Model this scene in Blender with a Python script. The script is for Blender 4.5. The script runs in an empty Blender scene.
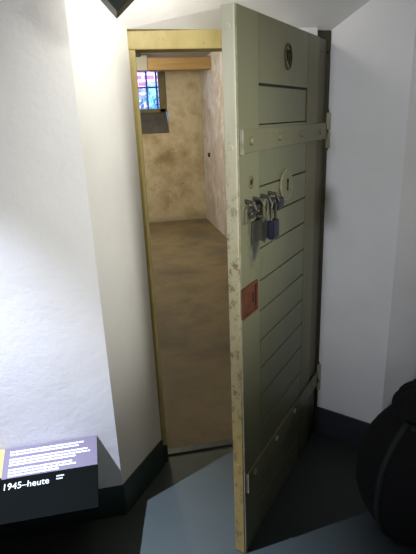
import bpy, bmesh, math, random
from mathutils import Vector, Matrix
random.seed(7)
S = bpy.context.scene
COL = S.collection
PI = math.pi

# ------------------------------------------------------------------ materials
def new_mat(name):
    m = bpy.data.materials.new(name); m.use_nodes = True
    nt = m.node_tree; b = nt.nodes['Principled BSDF']
    return m, nt, b

def plain(name, col, rough=.6, metal=0., emit=None, spec=None):
    m, nt, b = new_mat(name)
    b.inputs['Base Color'].default_value = (*col, 1)
    b.inputs['Roughness'].default_value = rough
    b.inputs['Metallic'].default_value = metal
    if spec is not None: b.inputs['Specular IOR Level'].default_value = spec
    if emit:
        b.inputs['Emission Color'].default_value = (*emit[0], 1)
        b.inputs['Emission Strength'].default_value = emit[1]
    return m

def noise(nt, scale, detail=4, rough=.55, vec=None, dist=0):
    n = nt.nodes.new('ShaderNodeTexNoise'); n.inputs['Scale'].default_value = scale
    n.inputs['Detail'].default_value = detail; n.inputs['Roughness'].default_value = rough
    n.inputs['Distortion'].default_value = dist
    if vec: nt.links.new(vec, n.inputs['Vector'])
    return n.outputs['Fac']

def ramp(nt, fac, stops):
    r = nt.nodes.new('ShaderNodeValToRGB'); cr = r.color_ramp
    while len(cr.elements) < len(stops): cr.elements.new(.5)
    for e, (p, c) in zip(cr.elements, stops): e.position = p; e.color = (*c, 1)
    nt.links.new(fac, r.inputs['Fac'])
    return r.outputs['Color']

def mix(nt, fac, a, b, mode='MIX'):
    m = nt.nodes.new('ShaderNodeMix'); m.data_type = 'RGBA'; m.blend_type = mode
    for sock, v in ((m.inputs['Factor'], fac), (m.inputs['A'], a), (m.inputs['B'], b)):
        if isinstance(v, (int, float)): sock.default_value = v
        elif isinstance(v, tuple): sock.default_value = (*v, 1)
        else: nt.links.new(v, sock)
    return [o for o in m.outputs if o.type == 'RGBA'][0]
# Mix node: colour sockets are picked by type
def mixc(nt, fac, a, b, mode='MIX'):
    m = nt.nodes.new('ShaderNodeMixRGB'); m.blend_type = mode
    for k, v in ((0, fac), (1, a), (2, b)):
        if isinstance(v, (int, float)): m.inputs[k].default_value = v
        elif isinstance(v, tuple): m.inputs[k].default_value = (*v, 1)
        else: nt.links.new(v, m.inputs[k])
    return m.outputs[0]

def objco(nt, scale=(1, 1, 1)):
    t = nt.nodes.new('ShaderNodeTexCoord'); mp = nt.nodes.new('ShaderNodeMapping')
    mp.inputs['Scale'].default_value = scale
    nt.links.new(t.outputs['Object'], mp.inputs['Vector'])
    return mp.outputs['Vector']

def bump(nt, b, h, strength, dist=.01):
    n = nt.nodes.new('ShaderNodeBump'); n.inputs['Strength'].default_value = strength
    n.inputs['Distance'].default_value = dist
    nt.links.new(h, n.inputs['Height']); nt.links.new(n.outputs['Normal'], b.inputs['Normal'])

def paint(name, base, var, scale=6, rough=.6, bstr=.3, bscale=30, stretch=(1, 1, 1), bdist=.01):
    m, nt, b = new_mat(name)
    co = objco(nt, stretch)
    f = noise(nt, scale, 6, .6, co)
    nt.links.new(ramp(nt, f, [(.3, base), (.7, var)]), b.inputs['Base Color'])
    b.inputs['Roughness'].default_value = rough
    bump(nt, b, noise(nt, bscale, 6, .6, co), bstr, bdist)
    return m

# white lime-washed plaster
def plaster():
    m, nt, b = new_mat('white_plaster'); co = objco(nt)
    nt.links.new(ramp(nt, noise(nt, 3, 4, .5, co), [(.3, (.69, .675, .66)), (.7, (.76, .75, .735))]), b.inputs['Base Color'])
    b.inputs['Roughness'].default_value = .75
    a = noise(nt, 9, 6, .55, co, .3); c = noise(nt, 45, 5, .6, co)
    bump(nt, b, mixc(nt, .28, a, c), .33, .011)
    return m
M_plaster = plaster()

def cell_wall():
    m, nt, b = new_mat('stained_cell_plaster'); co = objco(nt)
    base = ramp(nt, noise(nt, 2.2, 7, .62, co), [(.30, (.33, .25, .16)), (.43, (.50, .41, .29)), (.56, (.66, .57, .45)), (.68, (.46, .36, .25))])
    flake = ramp(nt, noise(nt, 3.1, 8, .7, co, .6), [(.60, (0, 0, 0)), (.63, (1, 1, 1))])
    c = mixc(nt, flake, base, (.62, .54, .42))
    dark = ramp(nt, noise(nt, 7, 6, .7, co), [(.28, (1, 1, 1)), (.36, (0, 0, 0))])
    c = mixc(nt, dark, c, (.30, .24, .18))
    # grime near the floor
    sx = nt.nodes.new('ShaderNodeSeparateXYZ'); nt.links.new(co, sx.inputs[0])
    low = ramp(nt, sx.outputs['Z'], [(.0, (1, 1, 1)), (.10, (0, 0, 0))])
    c = mixc(nt, low, c, (.42, .38, .31))
    nt.links.new(c, b.inputs['Base Color']); b.inputs['Roughness'].default_value = .9
    bump(nt, b, noise(nt, 12, 7, .65, co), .6, .02)
    return m
M_cellwall = cell_wall()

def cell_wall_pale():
    m, nt, b = new_mat('pale_peeling_cell_plaster'); co = objco(nt)
    base = ramp(nt, noise(nt, 2.0, 7, .62, co), [(.3, (.40, .34, .33)), (.5, (.54, .49, .52)), (.7, (.42, .34, .31))])
    flake = ramp(nt, noise(nt, 2.6, 8, .7, co, .6), [(.50, (0, 0, 0)), (.54, (1, 1, 1))])
    c = mixc(nt, flake, base, (.62, .59, .66))
    nt.links.new(c, b.inputs['Base Color']); b.inputs['Roughness'].default_value = .9
    bump(nt, b, noise(nt, 12, 7, .65, co), .6, .02)
    return m
M_cellpale = cell_wall_pale()

def cell_floor():
    m, nt, b = new_mat('worn_brown_screed'); co = objco(nt)
    base = ramp(nt, noise(nt, 1.5, 8, .65, co), [(.3, (.12, .092, .056)), (.5, (.22, .17, .10)), (.7, (.15, .12, .075))])
    cr = ramp(nt, noise(nt, .9, 5, .6, co, .4), [(.45, (0, 0, 0)), (.62, (1, 1, 1))])
    c = mixc(nt, cr, base, (.115, .09, .065))
    sp = ramp(nt, noise(nt, 14, 5, .6, co), [(.26, (1, 1, 1)), (.33, (0, 0, 0))])
    c = mixc(nt, sp, c, (.06, .04, .025))
    nt.links.new(c, b.inputs['Base Color']); b.inputs['Roughness'].default_value = .7
    bump(nt, b, noise(nt, 20, 7, .6, co), .3, .01)
    return m
M_cellfloor = cell_floor()

def corridor_floor():
    m, nt, b = new_mat('grey_painted_floor'); co = objco(nt)
    base = ramp(nt, noise(nt, 3, 6, .6, co), [(.3, (.040, .053, .050)), (.7, (.051, .063, .061))])
    sp = ramp(nt, noise(nt, 30, 4, .6, co), [(.27, (1, 1, 1)), (.34, (0, 0, 0))])
    c = mixc(nt, sp, base, (.040, .052, .048))
    nt.links.new(c, b.inputs['Base Color']); b.inputs['Roughness'].default_value = .5
    bump(nt, b, noise(nt, 25, 5, .6, co), .12, .005)
    return m
M_floor = corridor_floor()
M_skirt = paint('dark_green_skirting', (.016, .032, .026), (.022, .042, .034), 8, .45, .15, 30)
M_skirt_grey = paint('dark_grey_skirting', (.022, .023, .030), (.028, .030, .038), 8, .5, .15, 30)
M_thresh = paint('dark_threshold', (.03, .042, .038), (.055, .068, .064), 12, .45, .2, 40)

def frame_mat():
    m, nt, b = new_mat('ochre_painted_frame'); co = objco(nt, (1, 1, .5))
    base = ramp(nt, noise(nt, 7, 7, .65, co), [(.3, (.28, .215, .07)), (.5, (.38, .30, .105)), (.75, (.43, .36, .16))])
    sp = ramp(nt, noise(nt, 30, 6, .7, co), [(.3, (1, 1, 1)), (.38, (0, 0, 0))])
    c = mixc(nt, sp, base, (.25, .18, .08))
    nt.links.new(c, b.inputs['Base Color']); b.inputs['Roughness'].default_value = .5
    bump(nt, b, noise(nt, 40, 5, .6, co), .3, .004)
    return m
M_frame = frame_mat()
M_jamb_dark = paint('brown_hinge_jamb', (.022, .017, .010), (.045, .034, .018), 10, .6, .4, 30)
M_wood = paint('brown_timber', (.33, .20, .085), (.47, .30, .14), 5, .65, .3, 30, (.4, 6, 6))
M_winframe = paint('olive_window_frame', (.16, .13, .06), (.24, .20, .10), 8, .6, .2, 30)
M_sill = paint('dark_sill_grime', (.060, .055, .045), (.13, .12, .10), 6, .8, .5, 20)

def door_paint(name, a, c, dirt=.0):
    m, nt, b = new_mat(name); co = objco(nt, (1, 1, .6))
    base = ramp(nt, noise(nt, 4, 6, .6, co), [(.3, tuple(v * k for v, k in zip(a, (.80, .76, .61)))), (.7, tuple(v * k for v, k in zip(c, (.80, .76, .61))))])
    if dirt:
        sp = ramp(nt, noise(nt, 9, 8, .75, co), [(.60, (0, 0, 0)), (.70, (dirt, dirt, dirt))])
        base = mixc(nt, sp, base, (.10, .10, .065))
    nt.links.new(base, b.inputs['Base Color']); b.inputs['Roughness'].default_value = .42
    sp2 = ramp(nt, noise(nt, 22, 8, .7, co), [(.30, (.55, .55, .55)), (.40, (0, 0, 0))])
    base = mixc(nt, sp2, base, (.07, .07, .04)); nt.links.new(base, b.inputs['Base Color'])
    bump(nt, b, noise(nt, 14, 5, .5, co), .22, .006)
    return m
M_door = door_paint('grey_green_door_paint', (.225, .235, .165), (.265, .27, .20), .5)
M_doorb = door_paint('grey_green_plank_paint', (.215, .235, .175), (.25, .265, .205), .35)
M_olive = door_paint('olive_stile_paint', (.19, .185, .09), (.24, .23, .13), .4)
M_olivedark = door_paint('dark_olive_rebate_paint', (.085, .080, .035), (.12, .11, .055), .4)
M_core = plain('dark_groove', (.022, .022, .015), .9)

def door_edge():
    m, nt, b = new_mat('worn_door_edge_paint'); co = objco(nt, (1, 1, .35))
    base = ramp(nt, noise(nt, 6, 7, .6, co), [(.3, (.58, .555, .38)), (.7, (.70, .675, .50))])
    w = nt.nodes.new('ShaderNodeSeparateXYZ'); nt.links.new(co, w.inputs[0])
    # the leaf edge grades to a darker ochre towards the bottom
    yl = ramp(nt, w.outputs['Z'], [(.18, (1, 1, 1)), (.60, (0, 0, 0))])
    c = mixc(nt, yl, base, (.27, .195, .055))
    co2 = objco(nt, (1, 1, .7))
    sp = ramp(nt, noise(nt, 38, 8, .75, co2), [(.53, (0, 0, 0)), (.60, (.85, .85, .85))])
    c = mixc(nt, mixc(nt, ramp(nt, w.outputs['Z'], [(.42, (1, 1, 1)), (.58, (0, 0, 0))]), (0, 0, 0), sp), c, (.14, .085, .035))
    nt.links.new(c, b.inputs['Base Color']); b.inputs['Roughness'].default_value = .5
    bump(nt, b, noise(nt, 30, 5, .6, co), .3, .004)
    return m
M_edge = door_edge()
M_rust = paint('red_brown_lock_plate', (.10, .032, .014), (.17, .056, .025), 22, .5, .3, 60)
M_rustdark = plain('lock_plate_gap', (.03, .010, .006), .8)
M_strap = door_paint('painted_iron_strap', (.235, .24, .17), (.28, .285, .21), .5)
M_hinge = paint('worn_hinge_metal', (.22, .21, .13), (.38, .37, .26), 25, .4, .3, 60)
M_steel = plain('aged_steel', (.12, .12, .11), .4, .6)
M_iron = paint('dark_iron', (.022, .021, .018), (.055, .05, .04), 30, .45, .3, 50)
M_brass = plain('tarnished_brass', (.17, .16, .10), .45, .4)
M_navy = plain('navy_enamel_padlock', (.008, .011, .024), .35)
M_black = plain('black_enamel', (.012, .013, .013), .4)
M_lampgreen = plain('dark_green_enamel', (.006, .014, .009), .5)
M_signpanel = plain('lavender_grey_print', (.135, .115, .155), .6, spec=.25)
M_signblack = plain('matt_black_print', (.0035, .0045, .004), .8, spec=.02)
M_white = plain('white_lettering', (.85, .83, .93), .6)
M_greytxt = plain('pale_grey_lettering', (.62, .66, .60), .6)
M_yellow = plain('yellow_glint_paint', (.45, .32, .08), .6)
M_fabric = paint('black_bag_fabric', (.0015, .0015, .0018), (.003, .003, .0032), 40, 1., .4, 120)
M_piping = plain('charcoal_piping', (.012, .014, .013), .8)
M_ceil = plain('cell_ceiling_paint', (.66, .62, .56), .9)
M_grey = plain('grey_casing', (.40, .37, .36), .8)

# ------------------------------------------------------------------ mesh helpers
def obj(name, bm, mat, parent=None, smooth=False, loc=None, rot=None):
    me = bpy.data.meshes.new(name)
    bmesh.ops.recalc_face_normals(bm, faces=bm.faces)
    if smooth:
        for f in bm.faces: f.smooth = True
    bm.to_mesh(me); bm.free()
    me.materials.append(mat)
    o = bpy.data.objects.new(name, me); COL.objects.link(o)
    if parent: o.parent = parent
    if loc: o.location = loc
    if rot: o.rotation_euler = rot
    return o

def box(bm, a, b, bev=0.):
    t = bmesh.new()
    bmesh.ops.create_cube(t, size=1)
    for v in t.verts:
        v.co = Vector([(a[i] + b[i]) / 2 + v.co[i] * (b[i] - a[i]) for i in range(3)])
    if bev: bmesh.ops.bevel(t, geom=t.edges[:], offset=bev, segments=2, profile=.5, affect='EDGES')
    me = bpy.data.meshes.new('tmp'); t.to_mesh(me); t.free(); bm.from_mesh(me); bpy.data.meshes.remove(me)
    return bm

def cyl(bm, p, axis, r, d, seg=20, r2=None, bev=0.):
    """cylinder starting at p along axis for length d"""
    axis = Vector(axis).normalized()
    t = bmesh.new()
    bmesh.ops.create_cone(t, cap_ends=True, segments=seg, radius1=r, radius2=r if r2 is None else r2, depth=d)
    if bev:
        es = [e for e in t.edges if len(e.link_faces) == 2 and any(len(f.verts) > 4 for f in e.link_faces)]
        bmesh.ops.bevel(t, geom=es, offset=bev, segments=2, profile=.5, affect='EDGES')
    q = Vector((0, 0, 1)).rotation_difference(axis)
    mt = Matrix.Translation(Vector(p) + axis * d / 2) @ q.to_matrix().to_4x4()
    bmesh.ops.transform(t, matrix=mt, verts=t.verts)
    me = bpy.data.meshes.new('tmp'); t.to_mesh(me); t.free(); bm.from_mesh(me); bpy.data.meshes.remove(me)
    return bm

def prism(bm, pts, z0, z1):
    lo = [bm.verts.new((x, y, z0)) for x, y in pts]; hi = [bm.verts.new((x, y, z1)) for x, y in pts]
    bm.faces.new(lo[::-1]); bm.faces.new(hi)
    n = len(pts)
    for i in range(n): bm.faces.new((lo[i], lo[(i + 1) % n], hi[(i + 1) % n], hi[i]))
    return bm

def tube(bm, pts, r, seg=10, closed=False, cap=True):
    pts = [Vector(p) for p in pts]; n = len(pts); rings = []
    ref = None
    for i, p in enumerate(pts):
        if closed: d = pts[(i + 1) % n] - pts[i - 1]
        else: d = pts[min(i + 1, n - 1)] - pts[max(i - 1, 0)]
        d.normalize()
        if ref is None: ref = d.orthogonal().normalized()
        ref = (ref - d * ref.dot(d)).normalized()
        s = d.cross(ref)
        rr = r[i] if isinstance(r, (list, tuple)) else r
        rings.append([bm.verts.new(p + (ref * math.cos(2 * PI * k / seg) + s * math.sin(2 * PI * k / seg)) * rr) for k in range(seg)])
    for i in range(n if closed else n - 1):
        a, b = rings[i], rings[(i + 1) % n]
        for k in range(seg): bm.faces.new((a[k], a[(k + 1) % seg], b[(k + 1) % seg], b[k]))
    if cap and not closed: bm.faces.new(rings[0][::-1]); bm.faces.new(rings[-1])
    return bm

def struct(name, bm, mat, parent=None, **k):
    o = obj(name, bm, mat, parent, **k)
    if parent is None: o['kind'] = 'structure'
    return o

def empty(name, loc, label, cat, rz=0, group=None):
    o = bpy.data.objects.new(name, None); COL.objects.link(o); o.empty_display_size = .1
    o.location = loc; o.rotation_euler = (0, 0, rz); o['label'] = label; o['category'] = cat
    if group: o['group'] = group
    return o
NB = bmesh.new

# ------------------------------------------------------------------ corridor shell
Kx, Ky = -.212, -.335          # outer corner of the left splay
Rx, Ry = 1.067, -.244          # outer corner of the right splay
ZT = 1.985                     # top of the door opening
CEIL = 2.75
bm = NB(); prism(bm, [(-3.2, Ky), (Kx, Ky), (-.014, -.065), (-.014, .45), (-3.2, .45)], 0, CEIL)
struct('wall_left', bm, M_plaster)
bm = NB(); prism(bm, [(.838, .004), (Rx, Ry), (3.2, Ry), (3.2, .45), (.838, .45)], 0, CEIL)
struct('wall_right', bm, M_plaster)
# wall above the opening with its sloping soffit
def soff(y): return ZT + .01 + .72 * (-y)
bm = NB()
pts = [(-.014, .45, ZT), (.838, .45, ZT), (.838, .004, ZT), (-.014, -.065, ZT),
       (Kx, Ky, soff(Ky)), (Rx, Ry, soff(Ry))]
v = [bm.verts.new(p) for p in pts]
t = [bm.verts.new((p[0], p[1], CEIL)) for p in (pts[0], pts[1], pts[2], pts[5], pts[4], pts[3])]
a, b_, c, d, e, f = v
ta, tb, tc, tf, te, td = t
for fc in ((a, b_, c, d), (d, c, f, e), (e, f, tf, te), (a, ta, tb, b_), (b_, tb, tc, c), (c, tc, tf, f),
           (d, e, te, td), (a, d, td, ta), (ta, td, te, tf, tc, tb)):
    bm.faces.new(fc)
struct('wall_front', bm, M_plaster)
bm = NB(); box(bm, (-3.2, -4.2, -.1), (3.2, .02, 0)); struct('floor', bm, M_floor)
bm = NB(); box(bm, (-3.2, -4.2, CEIL), (3.2, .45, CEIL + .1)); struct('ceiling', bm, M_plaster)
bm = NB(); box(bm, (-3.3, -4.2, 0), (-3.2, .45, CEIL)); struct('wall_corridor_left', bm, M_plaster)
bm = NB(); box(bm, (3.2, -4.2, 0), (3.3, .45, CEIL)); struct('wall_corridor_right', bm, M_plaster)
bm = NB(); box(bm, (-3.3, -4.3, 0), (3.3, -4.2, CEIL)); struct('wall_back', bm, M_plaster)

def skirt(name, path, h, mat, th=.009):
    """skirting board following a wall line; path points ordered so the room is on the right"""
    P = [Vector((x, y)) for x, y in path]
    off = []
    for i, p in enumerate(P):
        ns = []
        for q0, q1 in ((P[i - 1], p) if i else (None, None), (p, P[i + 1]) if i < len(P) - 1 else (None, None)):
            if q0 is None: continue
            dd = (q1 - q0).normalized(); ns.append(Vector((dd.y, -dd.x)))
        nn = sum(ns, Vector((0, 0))) / len(ns); nn /= nn.length_squared
        off.append(p + nn * th)
    bm = NB()
    poly = [tuple(p) for p in P] + [tuple(p) for p in off[::-1]]
    prism(bm, poly, 0, h)
    bmesh.ops.bevel(bm, geom=[e for e in bm.edges if all(abs(v.co.z - h) < 1e-5 for v in e.verts)], offset=.002, segments=1, affect='EDGES')
    return struct(name, bm, mat)
skirt('baseboard_left', [(-3.2, Ky), (Kx, Ky), (-.016, -.067)], .155, M_skirt)
skirt('baseboard_right', [(.838, .004), (Rx, Ry), (3.2, Ry)], .158, M_skirt_grey)

# ------------------------------------------------------------------ cell shell
CX0, CX1, CY, CH = -.9, 1.41, 6.05, 2.56
bm = NB(); box(bm, (CX0, .02, -.1), (CX1, CY, 0)); struct('floor_cell', bm, M_cellfloor)
bm = NB(); box(bm, (CX1, .45, 0), (CX1 + .2, CY + .4, CH)); struct('wall_cell_right', bm, M_cellpale)
bm = NB(); box(bm, (CX0 - .2, .45, 0), (CX0, CY + .4, CH)); struct('wall_cell_left', bm, M_cellwall)
bm = NB(); box(bm, (CX0 - .2, .45, CH), (CX1 + .2, CY + .4, CH + .1)); struct('ceiling_cell', bm, M_ceil)
# back wall with a window niche whose sill slopes down into the room
WX0, WX1, WZ0, WZ1, WZs = -.10, .845, 1.80, 2.50, 1.47
bm = NB()
prism(bm, [(CX0, CY), (WX0, CY), (WX0, CY + .4), (CX0, CY + .4)], 0, CH)
prism(bm, [(WX1, CY), (CX1, CY), (CX1, CY + .4), (WX1 + .03, CY + .4)], 0, CH)
prism(bm, [(WX0, CY), (WX1, CY), (WX1, CY + .4), (WX0, CY + .4)], 0, WZs)
prism(bm, [(WX0, CY), (WX1, CY), (WX1, CY + .4), (WX0, CY + .4)], WZ1, CH)
struct('wall_cell_back', bm, M_cellwall)
bm = NB()
q = [(WX0, CY + .002, WZs), (WX1, CY + .002, WZs), (WX1, CY + .30, WZ0), (WX0, CY + .30, WZ0),
     (WX0, CY + .4, WZ0), (WX1, CY + .4, WZ0), (WX1, CY + .4, WZs), (WX0, CY + .4, WZs)]
v = [bm.verts.new(p) for p in q]
for i in ((0, 1, 2, 3), (3, 2, 5, 4), (4, 5, 6, 7), (7, 6, 1, 0), (0, 3, 4, 7), (1, 6, 5, 2)): bm.faces.new([v[j] for j in i])
struct('trim_1', bm, M_sill)
# window: olive frame, pale blue casement bars, glass
wy = CY + .30
bm = NB()
for a, b in (((WX0, wy, WZ0), (WX1, wy + .06, WZ0 + .06)), ((WX0, wy, WZ1 - .05), (WX1, wy + .06, WZ1)),
             ((WX0, wy, WZ0), (WX0 + .07, wy + .06, WZ1)), ((WX1 - .10, wy, WZ0), (WX1 + .05, wy + .06, WZ1))):
    box(bm, a, b, .006)
win = struct('window_1', bm, M_winframe)
M_bluebar = plain('blue_grey_casement_paint', (.07, .10, .26), .5)
bm = NB()
for x, w in ((.715, .030), (.555, .028), (.28, .028), (.0, .03)):
    box(bm, (x - w / 2, wy + .012, WZ0 + .05), (x + w / 2, wy + .045, WZ1 - .04), .004)
for z in (2.195,): box(bm, (WX0 + .06, wy + .014, z - .013), (WX1 - .10, wy + .043, z + .013), .004)
obj('casement_bars', bm, M_bluebar, win)
def glass():
    m, nt, b = new_mat('window_glass')
    b.inputs['Base Color'].default_value = (1, 1, 1, 1); b.inputs['Roughness'].default_value = 0
    b.inputs['Transmission Weight'].default_value = 1; b.inputs['IOR'].default_value = 1.05
    return m
bm = NB(); box(bm, (WX0 + .05, wy + .027, WZ0 + .04), (WX1 - .08, wy + .030, WZ1 - .03))
obj('pane', bm, glass(), win)
# timber boxing and grey casing under the cell ceiling
bm = NB(); box(bm, (.50, 5.20, 2.345), (CX1, 5.42, 2.505), .01)
struct('trim_2', bm, M_wood)
bm = NB(); box(bm, (CX0, 5.22, 2.345), (.498, 5.42, 2.545), .01)
struct('trim_3', bm, M_grey)
# black lamp on the cell ceiling
lamp = empty('ceiling_lamp', (.20, 4.9, CH), 'small black lamp fixed to the ceiling inside the cell', 'lamp')
bm = NB(); cyl(bm, (0, 0, -.02), (0, 0, 1), .07, .02, 24); obj('ceiling_plate', bm, M_black, lamp)
bm = NB(); box(bm, (-.22, -.06, -.075), (.19, .06, -.02), .012); obj('lamp_housing', bm, M_black, lamp)
# small black hook on the right cell wall
bm = NB(); cyl(bm, (CX1, 5.55, 1.12), (-1, 0, 0), .035, .03, 16, bev=.006)
o = obj('wall_knob', bm, M_black); o['label'] = 'small round black knob on the pale right wall inside the cell'; o['category'] = 'knob'

# outside seen through the window: brick house and a shrub on a yard
def brick():
    m, nt, b = new_mat('red_brick_facade'); co = objco(nt)
    rot = nt.nodes.new('ShaderNodeMapping'); rot.inputs['Rotation'].default_value = (PI / 2, 0, 0)
    nt.links.new(co, rot.inputs['Vector'])
    br = nt.nodes.new('ShaderNodeTexBrick'); nt.links.new(rot.outputs[0], br.inputs['Vector'])
    br.inputs['Color1'].default_value = (.40, .14, .24, 1); br.inputs['Color2'].default_value = (.34, .14, .28, 1)
    br.inputs['Mortar'].default_value = (.62, .58, .80, 1); br.inputs['Scale'].default_value = 1.6
    br.inputs['Mortar Size'].default_value = .05
    nt.links.new(br.outputs['Color'], b.inputs['Base Color']); b.inputs['Roughness'].default_value = .9
    return m
house = empty('brick_house', (1.0, 11, 0), 'red brick house with pale bands seen through the small cell window', 'building')
bm = NB(); box(bm, (-4, 0, 0), (4, 1, 6)); obj('wall', bm, brick(), house)
for z in (2.9, 3.55):
    bm = NB(); box(bm, (-4, -.04, z), (4, .02, z + .18)); obj('stone_band', bm, plain('pale_stone', (.75, .70, .82), .8), house)
for x in (-1.6, -.1, 1.4):
    bm = NB(); box(bm, (x, -.05, 1.2), (x + .8, .02, 2.6)); obj('window', bm, plain('sky_blue_window', (.25, .42, .80), .25), house)
bm = NB(); box(bm, (-8, 6.9, -.2), (9, 14, -.02)); struct('ground', bm, plain('yard_paving', (.35, .38, .40), .9))
shrub = NB()
for i in range(900):
    th = random.uniform(0, 2 * PI); ph = math.acos(random.uniform(-1, 1)); r = random.uniform(.55, 1.)
    c = Vector((math.cos(th) * math.sin(ph) * 1.0, math.sin(th) * math.sin(ph) * .5, 1.25 + math.cos(ph) * 1.2)) * 1
    c = Vector((c.x * r, c.y * r, 1.25 + (c.z - 1.25) * r))
    s = .09
    d1 = Vector([random.gauss(0, 1) for _ in range(3)]).normalized(); d2 = d1.orthogonal().normalized()
    vs = [shrub.verts.new(c + d1 * s), shrub.verts.new(c + d2 * s * .5), shrub.verts.new(c - d1 * s), shrub.verts.new(c - d2 * s * .5)]
    shrub.faces.new(vs)
t = empty('garden_shrub', (1.0, 9.6, 0), 'blue green garden shrub low behind the cell window', 'shrub')
obj('foliage', shrub, plain('blue_green_leaves', (.08, .26, .30), .6), t)
bm = NB(); tube(bm, [(0, 0, -.03), (.02, 0, .6), (0, 0, 1.5)], [.05, .04, .02], 8); obj('stem', bm, M_wood, t)

# ------------------------------------------------------------------ door frame
bm = NB()
box(bm, (-.016, -.045, 1.916), (.500, .05, ZT), .004)
hd = struct('trim_4', bm, M_frame)
bm = NB(); box(bm, (-.016, -.045, .10), (.013, .05, 1.916), .003); struct('trim_5', bm, M_frame)
bm = NB(); box(bm, (-.018, -.050, 0), (.014, .07, .10), .003); struct('trim_6', bm, M_skirt)
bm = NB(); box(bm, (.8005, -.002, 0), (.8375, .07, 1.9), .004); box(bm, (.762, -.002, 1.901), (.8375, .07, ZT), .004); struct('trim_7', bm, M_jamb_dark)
bm = NB(); box(bm, (.501, -.036, 1.93), (.76, .07, ZT + .004)); struct('trim_9', bm, M_plaster)
bm = NB(); box(bm, (.013, -.005, 0), (.80, .045, .010), .004); struct('trim_8', bm, M_thresh)

# ------------------------------------------------------------------ the cell door
T = .045
ang = math.atan2(-.755, -.656)
door = empty('door_1', (.834, .010, 0), 'heavy grey green wooden cell door standing ajar with iron straps and a padlocked bolt', 'door', ang)
door['kind'] = 'structure'
W0, W1, ZB, ZTD = .022, .89, .003, 1.947
wl, wr = .735, .268             # limits of the boarded field
# core, slightly behind the face
bm = NB(); box(bm, (W0 + .004, -T + .004, ZB + .004), (W1 - .010, -.008, ZTD - .004)); obj('door_core', bm, M_core, door)
# back face boards (cell side)
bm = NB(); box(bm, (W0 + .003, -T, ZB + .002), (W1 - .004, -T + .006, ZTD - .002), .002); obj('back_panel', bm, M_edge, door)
# lock-side edge strip, visible as the pale leading edge
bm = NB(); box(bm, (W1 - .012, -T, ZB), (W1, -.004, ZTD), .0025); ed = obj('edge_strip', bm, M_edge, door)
for z in (1.891, 1.568, .95, .42):
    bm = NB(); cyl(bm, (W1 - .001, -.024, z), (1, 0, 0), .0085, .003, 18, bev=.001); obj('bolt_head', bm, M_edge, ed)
bm = NB(); box(bm, (W1 - .009, -.010, ZB), (W1 - .004, .0005, ZTD), .001); obj('corner_bead', bm, M_hinge, door)
# stiles and rails
bm = NB(); box(bm, (wl, -.010, ZB), (W1 - .011, 0, ZTD), .0018); obj('stile', bm, M_door, door)
bm = NB(); box(bm, (.133, -.010, ZB), (wr, 0, ZTD), .0018); obj('stile', bm, M_olive, door)
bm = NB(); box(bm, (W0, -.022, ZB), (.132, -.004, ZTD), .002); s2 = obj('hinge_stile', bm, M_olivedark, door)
bm = NB(); box(bm, (wr + .001, -.010, 1.752), (wl - .001, 0, ZTD), .0018); obj('rail', bm, M_door, door)
# recessed hatch panel
bm = NB(); box(bm, (wr + .001, -.012, 1.630), (wl - .001, -.004, 1.7515)); obj('hatch_panel', bm, M_doorb, door)
bm = NB()
for a, b in (((wr + .001, -.006, 1.6285), (wl - .001, -.0032, 1.6315)), ((wr + .001, -.006, 1.744), (wl - .001, -.0032, 1.7515)),
             ((wr + .001, -.006, 1.6285), (wr + .006, -.0032, 1.75)), ((wl - .006, -.006, 1.6285), (wl - .001, -.0032, 1.75))):
    box(bm, a, b)
obj('hatch_shade_lines', bm, M_core, door)  # dark strips painted in for the shade around the recessed panel
# horizontal boards
zs = [1.628, 1.434, 1.328, 1.222, 1.104, .990, .872, .756, .640, .506, .380, .262, .150, ZB]
bm = NB()
for i in range(len(zs) - 1):
    g = .0035 if i else .001
    box(bm, (wr + .0015, -.010, zs[i + 1] + .0015), (wl - .0015, 0, zs[i] - g), .0025)
obj('plank_field', bm, M_doorb, door)
# strap hinges
for zc, z0, z1, x1, bolts, bz in ((1.585, 1.549, 1.617, .872, (.812, .580, .348, .11), .0), (.340, .297, .377, .868, (.812, .587, .367, .11), .012)):
    bm = NB(); box(bm, (.018, .0005, z0), (x1, .0075, z1), .002); st = obj('strap_hinge', bm, M_strap, door)
    bm = NB(); box(bm, (x1 - .002, 0, z0 - .004), (x1 + .008, .012, z1 + .002), .002); obj('strap_tip', bm, M_hinge, st)
    for w in bolts:
        bm = NB(); cyl(bm, (w, .007, (z0 + z1) / 2 + bz), (0, 1, 0), .014, .010, 20, r2=.009, bev=.002); obj('bolt_head', bm, M_strap, st)
    bm = NB()
    cyl(bm, (-.004, .006, zc - .078), (0, 0, 1), .0175, .074, 24, bev=.003)
    cyl(bm, (-.004, .006, zc + .000), (0, 0, 1), .0175, .074, 24, bev=.003)
    obj('hinge_barrel', bm, M_hinge, st, smooth=False)
    bm = NB(); cyl(bm, (-.004, .006, zc - .088), (0, 0, 1), .009, .176, 16, bev=.003); obj('hinge_pin', bm, M_iron, st)

# relief badge high on the door
bd = NB(); cx, cz = .487, 1.846
ov = [(cx + .030 * math.cos(a), .0025, cz + .040 * math.sin(a)) for a in [2 * PI * k / 40 for k in range(40)]]
tube(bd, ov, .0035, 8, closed=True)
badge = obj('number_badge', bd, M_olivedark, door)
bm = NB()
tube(bm, [(cx + .016, .003, cz + .022), (cx + .010, .003, cz - .012), (cx + .004, .003, cz + .018)], .003, 8)
tube(bm, [(cx - .004, .003, cz + .016), (cx - .012, .003, cz + .022), (cx - .017, .003, cz + .010), (cx - .006, .003, cz - .018), (cx - .018, .003, cz - .022)], .003, 8)
obj('relief', bm, M_iron, badge)
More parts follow.
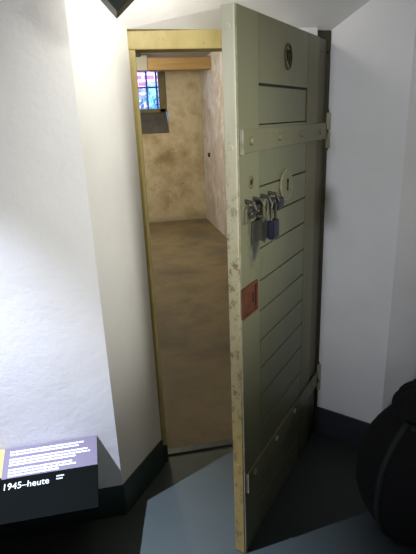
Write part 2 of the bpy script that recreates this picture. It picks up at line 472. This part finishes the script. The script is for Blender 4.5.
# round peephole escutcheon with a keyhole
px_, pz = .500, 1.409
bm = NB(); cyl(bm, (px_, 0, pz), (0, 1, 0), .060, .006, 48, bev=.002); esc = obj('peephole_cover', bm, M_strap, door)
bm = NB(); cyl(bm, (px_ - .010, .0055, pz + .014), (0, 1, 0), .0085, .003, 20); box(bm, (px_ - .014, .0055, pz - .022), (px_ - .006, .0085, pz + .01)); obj('keyhole', bm, M_core, esc)
bm = NB(); tube(bm, [(px_ + .056 * math.cos(a), .006, pz + .056 * math.sin(a)) for a in [2 * PI * k / 48 for k in range(48)]], .0025, 6, closed=True); obj('rim', bm, M_hinge, esc)
# spy hole in the lock stile
bm = NB(); tube(bm, [(.801 + .014 * math.cos(a), .001, 1.457 + .018 * math.sin(a)) for a in [2 * PI * k / 30 for k in range(30)]], .003, 8, closed=True)
sp = obj('spy_hole', bm, M_olive, door)
bm = NB(); cyl(bm, (.801, 0, 1.457), (0, 1, 0), .009, .002, 20); obj('hole', bm, M_core, sp)

# slide bolt, staples and padlock
bm = NB()
box(bm, (.735, 0, 1.335), (.872, .006, 1.392), .002)
bolt = obj('bolt_plate', bm, M_strap, door)
bm = NB(); cyl(bm, (.865, .022, 1.378), (-1, 0, 0), .0095, .245, 18, bev=.002); obj('slide_bolt', bm, M_iron, bolt)
for w in (.845, .785, .725, .66):
    bm = NB(); tube(bm, [(w, .0, 1.352), (w, .028, 1.356), (w, .038, 1.378), (w, .028, 1.400), (w, 0, 1.404)], .006, 8); obj('bolt_staple', bm, M_iron, bolt)
bm = NB(); cyl(bm, (.854, .005, 1.372), (0, 1, 0), .018, .012, 28, bev=.003); box(bm, (.836, .005, 1.335), (.872, .017, 1.372), .004)
kp = obj('keyhole_cover', bm, M_brass, bolt)
bm = NB(); box(bm, (.850, .016, 1.348), (.857, .0185, 1.376), .001); obj('keyhole', bm, M_core, kp)
# loop handle
bm = NB(); tube(bm, [(.770 + .016 * math.cos(a), .036, 1.368 + .030 * math.sin(a)) for a in [2 * PI * k / 24 for k in range(24)]], .0065, 10, closed=True)
obj('bolt_handle', bm, M_brass, bolt)
bm = NB(); box(bm, (.590, .004, 1.342), (.655, .034, 1.382), .008); obj('staple_housing', bm, M_navy, bolt)
bm = NB(); box(bm, (.728, 0, 1.255), (.805, .008, 1.330), .002); obj('backing_plate', bm, M_iron, bolt)

pad = empty('padlock', Vector((.834, .010, 0)) + Matrix.Rotation(ang, 3, 'Z') @ Vector((.712, .040, 1.335)), 'navy blue padlock hanging from the iron bolt on the cell door', 'padlock', ang)
bm = NB(); box(bm, (-.029, -.013, -.078), (.029, .013, -.012), .008); body = obj('lock_body', bm, M_navy, pad, smooth=False)
bm = NB(); tube(bm, [(-.019, 0, -.02), (-.019, 0, .030), (-.012, 0, .045), (0, 0, .051), (.012, 0, .045), (.019, 0, .030), (.019, 0, -.02)], .0048, 10); obj('shackle', bm, M_steel, pad)
bm = NB(); cyl(bm, (0, 0, -.0855), (0, 0, 1), .009, .005, 18); obj('key_slot', bm, M_brass, body)

# red-brown lock plate on the leading stile
bm = NB(); box(bm, (.769, 0, 1.014), (.888, .004, 1.122), .0015); rp = obj('lock_plate', bm, M_rust, door)
bm = NB()
for a, b in (((.769, .003, 1.014), (.777, .009, 1.122)), ((.769, .003, 1.014), (.888, .009, 1.022)), ((.769, .003, 1.114), (.888, .009, 1.122))): box(bm, a, b, .0015)
obj('plate_rim', bm, M_rust, rp)
bm = NB(); box(bm, (.783, .0035, 1.03), (.787, .0055, 1.108)); box(bm, (.800, .0035, 1.05), (.808, .0055, 1.085)); obj('plate_slot', bm, M_rustdark, rp)

# worn patch where the paint has been rubbed off below the bolt
def stain():
    m, nt, b = new_mat('rubbed_dark_paint'); co = objco(nt, (1, 1, .7))
    f = noise(nt, 26, 7, .7, co)
    g = nt.nodes.new('ShaderNodeTexCoord'); mp = nt.nodes.new('ShaderNodeMapping')
    mp.inputs['Location'].default_value = (-.775, 0, -1.265); nt.links.new(g.outputs['Object'], mp.inputs['Vector'])
    sc = nt.nodes.new('ShaderNodeMapping'); sc.inputs['Scale'].default_value = (1 / .065, 0, 1 / .13); nt.links.new(mp.outputs[0], sc.inputs['Vector'])
    ln = nt.nodes.new('ShaderNodeVectorMath'); ln.operation = 'LENGTH'; nt.links.new(sc.outputs[0], ln.inputs[0])
    ad = nt.nodes.new('ShaderNodeMath'); ad.operation = 'ADD'; nt.links.new(ln.outputs['Value'], ad.inputs[0]); 
    m2 = nt.nodes.new('ShaderNodeMath'); m2.operation = 'MULTIPLY'; m2.inputs[1].default_value = 2.2; nt.links.new(f, m2.inputs[0]); nt.links.new(m2.outputs[0], ad.inputs[1])
    r = ramp(nt, ad.outputs[0], [(.0, (0, 0, 0)), (1., (0, 0, 0))])
    mr = nt.nodes.new('ShaderNodeMapRange'); mr.inputs['From Min'].default_value = 1.35; mr.inputs['From Max'].default_value = 2.0
    mr.inputs['To Min'].default_value = 0; mr.inputs['To Max'].default_value = 1; nt.links.new(ad.outputs[0], mr.inputs['Value'])
    c = mixc(nt, mr.outputs[0], (.045, .055, .045), (.215, .215, .13))
    nt.links.new(c, b.inputs['Base Color']); b.inputs['Roughness'].default_value = .42
    return m
for ch in [o for o in COL.objects if o.name.startswith('stile') and o.data.materials[0] == M_door]:
    ch.data.materials[0] = stain()

# ------------------------------------------------------------------ information board by the wall
slope = .45
board = empty('information_board', (-.30, Ky, .428), 'black and lavender sloping information board with white text, lettered 1945–heute, by the white wall', 'sign')
sa = math.atan(slope)
# board frame: x = 0 is the right edge, -x to the left; v runs down the slope towards the viewer
def bpt(x, v, d=0):      # point in the board's Empty frame
    return Vector((x, -v * math.cos(sa) - d * math.sin(sa) * 1, -v * math.sin(sa) + d * math.cos(sa)))
BR = Matrix.Rotation(sa, 4, 'X')   # local +y (up the slope) -> world
def tobrd(bm):
    bmesh.ops.transform(bm, matrix=BR, verts=bm.verts); return bm
LB = .352
bm = NB(); box(bm, (-LB, -.295, -.012), (.008, -.002, 0), .001); tobrd(bm); obj('board_body', bm, M_signblack, board)
bm = NB(); box(bm, (-LB, -.128, 0), (.008, -.002, .0015)); tobrd(bm); obj('printed_panel', bm, M_signpanel, board)
# fine print (too small to read in the photograph): rows of word-length strokes
bm = NB()
y = -.018
rows = []
for par, lens in enumerate(((.285, .27), (.30, .31, .26), (.24, .255, .19))):
    for L_ in lens:
        rows.append((y, L_)); y -= .0118
    y -= .0075
for y, L_ in rows:
    x = -LB + .022
    end = x + L_
    while x < end - .008:
        w = random.uniform(.006, .026)
        box(bm, (x, y - .0062, .0015), (min(x + w, end), y, .0021))
        if random.random() < .6: box(bm, (x, y - .0062, .0015), (x + .0022, y + .0022, .0021))
        x += w + .0028
tobrd(bm); obj('fine_print', bm, M_white, board)
def text(body, size, x, y, mat, name, parent, d=.0006, ext=.0003):
    cu = bpy.data.curves.new(name, 'FONT'); cu.body = body; cu.size = size; cu.extrude = ext; cu.resolution_u = 3
    to = bpy.data.objects.new('tmp_text', cu); COL.objects.link(to)
    dg = bpy.context.evaluated_depsgraph_get(); dg.update()
    me = bpy.data.meshes.new_from_object(to.evaluated_get(dg))
    bpy.data.objects.remove(to); bpy.data.curves.remove(cu)
    bm = NB(); bm.from_mesh(me); bpy.data.meshes.remove(me)
    bmesh.ops.translate(bm, vec=(x, y, d), verts=bm.verts); tobrd(bm)
    return obj(name, bm, mat, parent)
text('1945–heute', .036, -LB + .006, -.172, M_greytxt, 'lettering', board)
bm = NB()
for yy, w in ((-.146, .030), (-.157, .022)):
    x = -.148
    e_ = x + w
    while x < e_: box(bm, (x, yy - .005, 0), (x + .0035, yy, .0006)); x += .005
tobrd(bm); obj('small_print', bm, M_greytxt, board)
bm = NB(); box(bm, (-.30, -.24, -.05), (-.06, .0, -.013), .003)
bmesh.ops.transform(bm, matrix=BR, verts=bm.verts); obj('wall_bracket', bm, M_black, board)
# added board; its yellow colour stands in for a warm glint
nbd = empty('information_board', (-.6525, Ky, .428), 'added yellow board standing in for a warm glint beside the black one', 'sign')
bm = NB(); box(bm, (-.35, -.30, -.012), (0, -.002, 0), .001); tobrd(bm); obj('board_body', bm, M_signblack, nbd)
bm = NB(); box(bm, (-.35, -.12, 0), (-.0, -.002, .0015)); tobrd(bm); obj('printed_panel', bm, M_yellow, nbd)

# ------------------------------------------------------------------ spotlight hanging in front of the soffit
sl_ = empty('spotlight', (-.064, -.60, 1.928), 'dark green square spotlight head hanging corner down above the doorway', 'lamp')
R45 = Matrix.Rotation(math.radians(-41), 4, 'Y')
bm = NB(); box(bm, (0, -.05, 0), (.13, .05, .13), .003)
bmesh.ops.transform(bm, matrix=R45, verts=bm.verts); obj('lamp_housing', bm, M_lampgreen, sl_)
bm = NB(); box(bm, (.012, .0505, .012), (.118, .054, .118), .001)
bmesh.ops.transform(bm, matrix=R45, verts=bm.verts); obj('lens', bm, plain('warm_lamp_lens', (.9, .85, .7), .3, emit=((1, .86, .62), 6)), sl_)
cx_ = R45 @ Vector((.13, 0, .13))
bm = NB(); tube(bm, [(cx_.x, 0, cx_.z - .02), (cx_.x, 0, CEIL - 1.928)], .008, 10); obj('suspension_rod', bm, M_black, sl_)

# ------------------------------------------------------------------ black bag at the right
bag = empty('bag', (1.03, -.68, 0), 'bulging black fabric bag with gathered top on the floor by the right wall', 'bag')
def superell(bm, fn, nu=40, nv=24):
    rings = []
    for j in range(nv + 1):
        ph = -PI / 2 + PI * j / nv
        rings.append([bm.verts.new(fn(2 * PI * i / nu, ph)) for i in range(nu)] if 0 < j < nv else [bm.verts.new(fn(0, ph))])
    for j in range(nv):
        a, b = rings[j], rings[j + 1]
        for i in range(nu):
            k = (i + 1) % nu
            if len(a) == 1: bm.faces.new((a[0], b[k], b[i]))
            elif len(b) == 1: bm.faces.new((a[i], a[k], b[0]))
            else: bm.faces.new((a[i], a[k], b[k], b[i]))
    return bm
def sg(v, p): return math.copysign(abs(v) ** p, v)
def bodyf(th, ph):
    c = sg(math.cos(ph), .5); z = .30 + .30 * sg(math.sin(ph), .7)
    fx = .30 * c * sg(math.cos(th), .75); fy = .19 * c * sg(math.sin(th), .75)
    k = 1 - .30 * max(0, (z - .28) / .29) ** 2 - .10 * max(0, (.22 - z) / .22)
    return (fx * k, fy * k, z)
bm = superell(NB(), bodyf); obj('bag_body', bm, M_fabric, bag, smooth=True)
def topf(th, ph):
    r = 1 + .04 * math.sin(17 * th)
    c = sg(math.cos(ph), .6)
    return (.04 + .225 * c * math.cos(th) * r, .13 * c * math.sin(th) * r, .575 + .085 * sg(math.sin(ph), .8))
bm = superell(NB(), topf, 102, 16); obj('gathered_top', bm, M_fabric, bag, smooth=True)
bm = NB()
pts = []
for k in range(25):
    ph = -1.0 + 1.9 * k / 24
    p = bodyf(math.radians(200), ph); pts.append((p[0] * 1.01, p[1] * 1.01, p[2]))
tube(bm, pts, .013, 8); obj('piping', bm, M_piping, bag, smooth=True)
bm = NB(); tube(bm, [(-.175, -.08, .555), (-.10, -.145, .56), (.02, -.165, .55), (.14, -.165, .52), (.22, -.14, .47)], .011, 8); obj('strap', bm, M_piping, bag, smooth=True)

# ------------------------------------------------------------------ lights
def aim(o, tgt):
    d = Vector(tgt) - o.location; o.rotation_euler = d.to_track_quat('-Z', 'Y').to_euler()
def area(name, loc, tgt, size, power, col, sy=None, spread=None):
    l = bpy.data.lights.new(name, 'AREA'); l.energy = power; l.color = col; l.size = size
    if sy: l.shape = 'RECTANGLE'; l.size_y = sy
    if spread: l.spread = spread
    o = bpy.data.objects.new(name, l); COL.objects.link(o); o.location = loc; aim(o, tgt); return o
def spot(name, loc, tgt, power, col, deg, blend, rad):
    l = bpy.data.lights.new(name, 'SPOT'); l.energy = power; l.color = col; l.spot_size = math.radians(deg); l.spot_blend = blend; l.shadow_soft_size = rad
    o = bpy.data.objects.new(name, l); COL.objects.link(o); o.location = loc; aim(o, tgt); return o
spot('board_spot', (-1.25, -.87, 2.6), (-.62, -.80, 0), 900, (.70, .77, 1.), 54, 1., .012)
spot('doorway_lamp', (.06, -.50, 2.10), (.06, .10, 1.75), 9.5, (1., .97, .88), 165, .9, .05)
spot('corridor_fill', (-2.5, -3.9, 1.9), (1.0, -.2, 1.5), 320, (.88, .91, 1.), 42, 1., .25)  # unseen fill from behind the camera, narrowed to right splay and door edge
spot('corridor_fill', (1.6, -3.3, 2.2), (-.10, -.33, 1.35), 310, (1., .99, .92), 27, 1., .25)  # fill added behind the camera to brighten the left reveal
spot('door_face_fill', (2.4, -3.6, 2.0), (.45, -.4, 1.6), 78, (.98, .98, .80), 44, 1., .4)  # fill added for the outer door face; no window stands here
l = bpy.data.lights.new('cell_lamp', 'POINT'); l.energy = 60; l.color = (1., .97, .70); l.shadow_soft_size = .12
o = bpy.data.objects.new('cell_lamp', l); COL.objects.link(o); o.location = (-.15, 4.1, 2.3)

w = bpy.data.worlds.new('sky'); S.world = w; w.use_nodes = True
bg = w.node_tree.nodes['Background']; bg.inputs['Color'].default_value = (.48, .58, 1., 1); bg.inputs['Strength'].default_value = 7

# ------------------------------------------------------------------ camera
cam = bpy.data.cameras.new('camera'); co = bpy.data.objects.new('camera', cam); COL.objects.link(co)
R3 = Matrix(((0.9799624241, 0.0988067243, -0.1729476179), (-0.1951288072, 0.3019454415, -0.9331418429), (-0.0399799439, 0.9481910048, 0.3151752251)))
co.matrix_world = Matrix.Translation((-.114, -2.059, 1.65)) @ R3.to_4x4()
# camera looks along its -Z; the basis above is camera-to-world
cam.sensor_fit = 'VERTICAL'; cam.sensor_height = 24; cam.sensor_width = 24; cam.lens = 24 * 473 / 554
cam.clip_start = .02
S.camera = co
S.view_settings.view_transform = 'Standard'; S.view_settings.look = 'None'; S.view_settings.gamma = 1
S.view_settings.use_curve_mapping = False
S.view_settings.exposure = 0.
